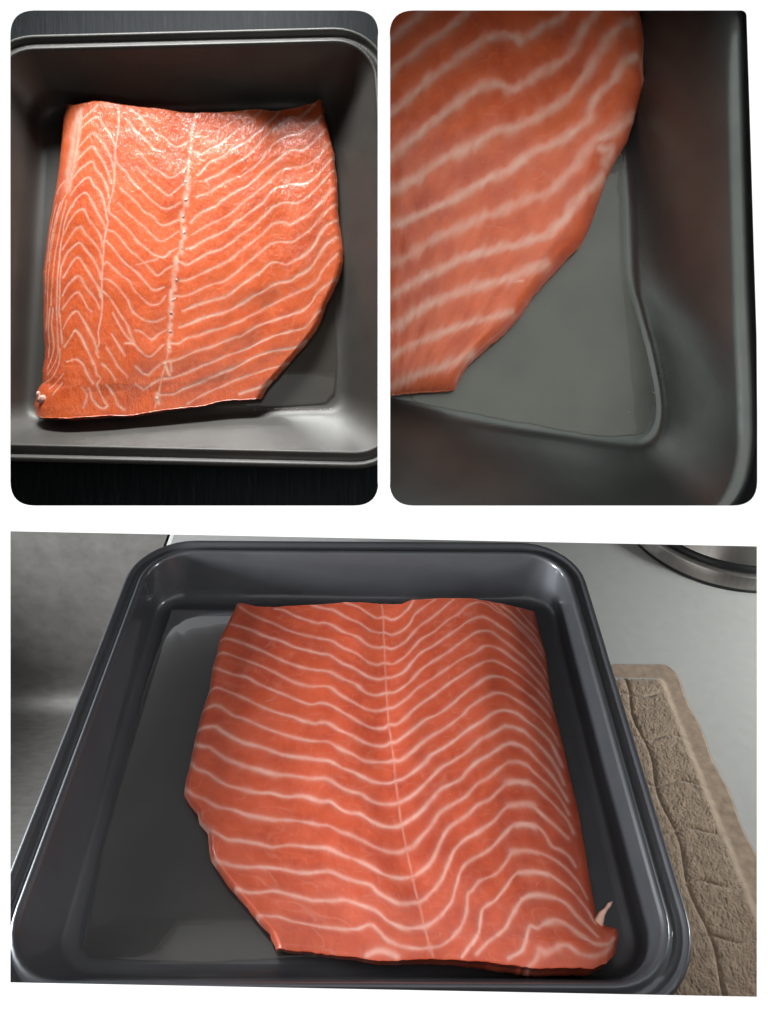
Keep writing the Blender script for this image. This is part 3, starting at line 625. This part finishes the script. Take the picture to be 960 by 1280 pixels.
def lump(name, c, rx, ry, rz, mat, parent, seed, seg=10, rings=6, rag=.3):
    r = random.Random(seed); V = []; F = []
    for i in range(rings+1):
        ph = math.pi*i/rings
        for j in range(seg):
            a = 2*math.pi*j/seg; k = 1+r.uniform(-rag, rag)
            V.append((c[0]+rx*k*math.sin(ph)*math.cos(a), c[1]+ry*k*math.sin(ph)*math.sin(a), c[2]+rz*(1+r.uniform(-rag, rag)*.5)*math.cos(ph)))
    for i in range(rings):
        for j in range(seg):
            k = (j+1) % seg; F.append((i*seg+j, (i+1)*seg+j, (i+1)*seg+k, i*seg+k))
    return mesh(name, V, F, mat, parent)
def ribbon(name, path, widths, mat, parent, thick=.0007, n=6):
    """a soft tapered strip swept along a path"""
    P = [Vector(p) for p in path]; loops = []
    for i, p in enumerate(P):
        d = (P[min(i+1, len(P)-1)]-P[max(i-1, 0)]).normalized(); sd = d.cross(Vector((0, 0, 1))).normalized(); up = sd.cross(d)
        loops.append([tuple(p+sd*(widths[i]*math.cos(2*math.pi*k/n))+up*(thick*math.sin(2*math.pi*k/n)*(1 if widths[i] > .0006 else .5))) for k in range(n)])
    V, F = loft(loops); F += [tuple(range(n))[::-1], tuple(len(V)-n+k for k in range(n))]
    return mesh(name, V, F, mat, parent)
rs = random.Random(21)
for (x, y), a, b in BBLOB:                          # torn whitish tissue along the seam
    x, y = x*S, y*S
    for q in range(1):
        ang = rs.gauss(math.pi/2, .5); ln = b*S*rs.uniform(.7, 1.3); ox, oy = rs.gauss(0, a*S*.35), rs.gauss(0, b*S*.3); path = []
        for k in range(6):
            u = k/5-.5; px, py = x+ox+ln*u*math.cos(ang)+rs.gauss(0, .00025), y+oy+ln*u*math.sin(ang)+rs.gauss(0, .00025)
            path.append((px, py, zb_(px, py)-.00003+rs.uniform(0, .00012)))
        ribbon('fat_shred', path, [a*S*w*rs.uniform(.6, 1.2) for w in (.12, .35, .5, .45, .3, .08)], M_FAT, salmon_b, .00018)
zf = -DEPTH_A
ribbon('torn_fat_flap', [(.0895, -.0835, zf+.007), (.0905, -.0805, zf+.010), (.0922, -.0778, zf+.012), (.0940, -.0762, zf+.012), (.0955, -.0748, zf+.0125), (.0968, -.0738, zf+.0125)], [.0020, .0019, .0011, .0006, .0007, .0002], M_FAT, salmon_a, .0004)
zf = -DEPTH_B
for q, (x, y, a, b, z) in enumerate(((-.0825, -.0785, .0012, .0022, .0), (-.0790, -.0818, .0030, .0026, .0))):
    lump('fat_flap', (x, y, zb_(x, y)+.0004), a*.9, b*.9, .0012, M_FAT, salmon_b, 40+q, 12, 8, .18)

# ------------------------------------------------------------------ juice beads and specks
def beads(name, frame, spots, label):
    V, F = [], []
    for (x, y, z, r) in spots:
        b = len(V); sg = 8
        for i, (c, e) in enumerate(((1, 0), (.92, .4), (.7, .72), (.35, .93))):
            for j in range(sg): a = 2*math.pi*j/sg; V.append((x+r*c*math.cos(a), y+r*c*.8*math.sin(a), z+r*.7*e))
        V.append((x, y, z+r*.72))
        for i in range(3):
            for j in range(sg): F.append((b+i*sg+j, b+i*sg+(j+1) % sg, b+(i+1)*sg+(j+1) % sg, b+(i+1)*sg+j))
        for j in range(sg): F.append((b+3*sg+j, b+3*sg+(j+1) % sg, b+4*sg))
    o = mesh(name, V, F, M_JUICE, frame=frame); tag(o, label, 'droplets', kind='stuff'); return o
rr = random.Random(3)
spots = [(.0358+.0425*k/16+rr.uniform(-.0008, .0008), -.0868-.0006*k/16+rr.uniform(-.0003, .0003), -DEPTH_B+.0003, rr.uniform(.0004, .0010)) for k in range(17)]
spots += [(rr.uniform(.03, .08), rr.uniform(-.113, -.100), -.006-rr.uniform(0, .003), rr.uniform(.0002, .0004)) for k in range(10)]
beads('juice_droplets', FRAME_B, spots, 'row of tiny clear juice beads along the near floor edge of the bronze tray')
beads('juice_droplets', FRAME_C, [(x, y, -DEPTH_C, r) for x, y, r in ((.072, .050, .0006), (.055, .049, .0005), (.0735, .047, .0005), (.108*.9, .043, .0006), (.0885, .036, .0005))], 'few tiny clear juice specks on the bare floor of the tray corner')

# thin films of juice lying on the tray floors
def mat_film():
    m = bpy.data.materials.new('juice_film'); m.use_nodes = True; nt = m.node_tree; nt.nodes.clear()
    out = node(nt, 'ShaderNodeOutputMaterial'); mx = node(nt, 'ShaderNodeMixShader'); fr = node(nt, 'ShaderNodeFresnel', IOR=1.42)
    tr = node(nt, 'ShaderNodeBsdfTransparent'); tr.inputs[0].default_value = (.93, .91, .87, 1); gl = node(nt, 'ShaderNodeBsdfGlossy', Roughness=.03)
    n = tex(nt, 60, 3, .5); b = node(nt, 'ShaderNodeBump', Strength=.04, Distance=.0004); nt.links.new(n.outputs[0], b.inputs['Height'])
    nt.links.new(b.outputs[0], gl.inputs['Normal']); nt.links.new(b.outputs[0], fr.inputs['Normal'])
    nt.links.new(fr.outputs[0], mx.inputs[0]); nt.links.new(tr.outputs[0], mx.inputs[1]); nt.links.new(gl.outputs[0], mx.inputs[2]); nt.links.new(mx.outputs[0], out.inputs[0])
    return m
M_FILM = mat_film()
def film(frame, depth, outline, label, seed, th=.0006):
    r = random.Random(seed); P = resample(outline+outline[:1], 90)[:-1]
    P = P+np.array([[r.uniform(-1, 1), r.uniform(-1, 1)] for _ in P])*.00022
    c = P.mean(0); loops = []
    for k, z in ((1.0, .00005), (.995, .0004), (.985, th*.85), (.965, th), (.5, th)): loops.append([(*(c+(p-c)*k), -depth+z) for p in P])
    o = mesh('juice_pool', *loft(loops, cap_last=True), M_FILM, frame=frame); tag(o, label, 'juice')
film(FRAME_A, DEPTH_A, [(-.1000, .082), (-.030, .082), (.005, .0), (.005, -.087), (-.050, -.0895), (-.094, -.088), (-.0990, -.05), (-.1015, .03)],
     'shallow clear juice pool on the floor of the tray beside the towel', 1)
film(FRAME_B, DEPTH_B, [(.0805, .020), (.0825, -.02), (.0832, -.06), (.0815, -.078), (.076, -.0835), (.05, -.0852), (.01, -.0840), (.0, -.075), (.03, -.03), (.055, .01)],
     'thin clear juice pool in the bare corner of the bronze tray on black wood', 2)
film(FRAME_C, DEPTH_C, [(.0865, .130), (.0875, .087), (.0942, .060), (.0980, .039), (.0935, .028), (.0790, .0268), (.0460, .0327), (.010, .0395), (.008, .05), (.03, .078), (.060, .125)],
     'thin clear juice pool in the tray corner of the close up', 3)

# ------------------------------------------------------------------ setting of the lower bay: worktop, sink, towel, kettle
WZ = -.03242                                     # worktop level in the tray's own frame
def slab(name, x0, x1, y0, y1, z1, th, mat, bev=.002):
    V = []; 
    for o, z in ((0, z1-th), (0, z1-bev), (bev*.3, z1-bev*.3), (bev, z1)):
        V.append([(x0+o, y0+o, z), (x1-o, y0+o, z), (x1-o, y1-o, z), (x0+o, y1-o, z)])
    return mesh(name, *loft(V, cap_last=True), mat, frame=FRAME_A, smooth=False)
tag(slab('worktop', -.120, .40, -.22, .165, WZ, .03, M_COUNTER, .004), kind='structure')

def build_sink():
    root = thing('sink', FRAME_A, 'brushed stainless steel sink bowl at the left of the dark tray', 'sink')
    x0, x1, y1, zt, zb, r = -.36, -.1205, .160, WZ-.001, -.20, .028
    prof_ = [(y1, zt), (y1-.0006, -.10), (y1-.001, zb+r)]
    for k in range(1, 9):
        a = math.pi/2*k/8; prof_.append((y1-.001-r*(1-math.cos(a)), zb+r*(1-math.sin(a))))
    prof_ += [(0, zb-.001), (-.10, zb-.002), (-.20, zb-.003)]
    n = 24; loops = [[(x0+(x1-x0)*i/n, y, z) for i in range(n+1)] for y, z in prof_]
    mesh('bowl', *loft(loops, closed=False), M_STEEL, root)
    mesh('bowl_side', [(x1, y, z) for y, z in prof_]+[(x1, y, zt) for y, z in prof_], [(i, i+1, len(prof_)+i+1, len(prof_)+i) for i in range(len(prof_)-1)], M_STEEL, root)
    V = []
    for (o, z) in ((0, zt-.002), (.0008, zt), (.012, zt), (.0125, zt-.002)): V.append([(x0+(x1-x0)*i/n, y1+o, z) for i in range(n+1)])
    mesh('flange', *loft(V, closed=False), M_STEEL, root)
build_sink()
def build_towel():
    root = thing('towel', FRAME_A, 'folded brown terry towel with puffy squares under the right side of the tray', 'towel')
    x0, y0, y1 = .085, -.15, .052
    nx, ny = 300, 720
    rows = [.0300, .0065, -.0170, -.0385, -.0600, -.0800, -.1010, -.1220]; cols = [.1125, .1345]; hem_x = .1555
    rng = np.random.default_rng(5)
    v = np.linspace(0, 1, ny)[:, None]; u = np.linspace(0, 1, nx)[None]
    Y = y1+(y0-y1)*v+0*u
    edge = .1640+.0062*v+.0006*np.sin(v*40)
    cor = np.clip((Y-(y1-.010))/.010, 0, 1); edge = edge-.006*(1-np.sqrt(np.maximum(0, 1-cor**2)))
    X = x0+(edge-x0)*u
    gy = np.min([np.abs(Y-r-.0012*np.sin(X*300+i)) for i, r in enumerate(rows)], 0); gx = np.min([np.abs(X-c-.0012*np.sin(Y*160+i*2)-.06*(Y+.04)*0) for i, c in enumerate(cols)], 0)
    pad = prof(gy, .0024)*prof(gx, .0024)
    inner = sm(hem_x+.004*v-X, -.001, .004)*sm(y1-.010-Y, -.001, .004)
    n1 = vnoise((ny, nx), (80, 36), rng); n2 = vnoise((ny, nx), (160, 75), rng); n3 = vnoise((ny, nx), (12, 5), rng)
    hem = .0016+.00006*np.sin((Y+.3*X+.004*n3)*900)*sm(X, hem_x-.002, hem_x+.002)
    Z = hem*(1-inner)+inner*(.0026+.0014*pad+.0002*(n1-.5)*pad+.0001*(n2-.5))+.0008*(n3-.5)*(1-inner*.3)
    Z = np.maximum(.0004, Z*np.clip((edge-X)/.0012, 0, 1)*np.clip((y1-Y)/.0012, 0, 1))
    # short looped tufts: small smooth ridges lying in all directions over the pads
    tuft = np.zeros((ny, nx)); dx, dy = (.168-x0)/nx, (y1-y0)/ny; k = 7
    for _ in range(30000):
        i, j = rng.integers(k, ny-k), rng.integers(int(nx*.35), nx-k)
        if rng.random() > inner[i, j]*(.35+.65*pad[i, j]): continue
        a = rng.normal(1.3, .7); ca, sa = math.cos(a), math.sin(a); L, w = rng.uniform(.0006, .0013), rng.uniform(.00022, .00038)
        gy_, gx_ = np.mgrid[-k:k+1, -k:k+1]; ux, uy = gx_*dx, -gy_*dy
        g = np.exp(-((ux*ca+uy*sa)/L)**2-((-ux*sa+uy*ca)/w)**2)*rng.uniform(.4, 1)
        sl = tuft[i-k:i+k+1, j-k:j+k+1]; np.maximum(sl, g, out=sl)
    Z = Z+.0005*tuft*inner
    V = np.stack([X, Y, Z+WZ], -1).reshape(-1, 3); idx = np.arange(nx*ny).reshape(ny, nx)
    F = np.stack([idx[1:, :-1], idx[1:, 1:], idx[:-1, 1:], idx[:-1, :-1]], -1).reshape(-1, 4)
    mesh('cloth', V, F, M_TOWEL, root)
build_towel()

def build_kettle():
    root = thing('kettle', FRAME_A @ Matrix.Translation((.2320, .1679, WZ)), 'stainless steel kettle with a black foot ring at the back of the worktop', 'kettle')
    def ring(name, prof_, mat):
        n = 96; mesh(name, *loft([[(r*math.cos(2*math.pi*k/n), r*math.sin(2*math.pi*k/n), z) for k in range(n)] for r, z in prof_]), mat, root)
    R = .0645
    ring('foot_ring', [(R-.01, .0002), (R-.0004, .0002), (R, .0008), (R, .0018), (R-.0006, .0021)], M_DARK)
    ring('base_band', [(R-.0006, .0019), (R-.0008, .0022), (R-.0012, .0105), (R-.0020, .0113), (R-.006, .0115)], M_STEEL_B)
    ring('gap_band', [(R-.0050, .0110), (R-.0052, .0150), (R-.0075, .0152)], M_DARK)
    ring('body', [(R-.0070, .0148), (R-.0076, .0156), (R-.0100, .028), (R-.014, .036), (R-.03, .039), (.002, .040)], M_STEEL_B)
    a = math.radians(-79); c = Vector((math.cos(a), math.sin(a), 0)); p = c*(R-.0085)+Vector((0, 0, .0235))
    sd = Vector((-c.y, c.x, 0)); up = Vector((0, 0, 1)); n = 20
    mesh('switch', *loft([[tuple(p+c*o+(sd*math.cos(t)+up*math.sin(t))*r) for t in np.linspace(0, 2*math.pi, n+1)[:-1]] for o, r in ((-.003, .0055), (.0012, .0055), (.0018, .0048), (.0010, .0038), (.0008, .001))], cap_last=True), M_DARK, root)
build_kettle()

# ------------------------------------------------------------------ setting of the upper left bay: black wooden table top
def build_table():
    z = -DEPTH_B-.0015
    x0, x1, y0, y1, th = -.30, .1142, -.150, .30, .02
    V = [[(x0, y0, z-th), (x1, y0, z-th), (x1, y1, z-th), (x0, y1, z-th)], [(x0, y0, z), (x1, y0, z), (x1, y1, z), (x0, y1, z)]]
    tag(mesh('table_top', *loft(V, cap_last=True), M_WOOD, frame=FRAME_B, smooth=False), kind='structure')
build_table()
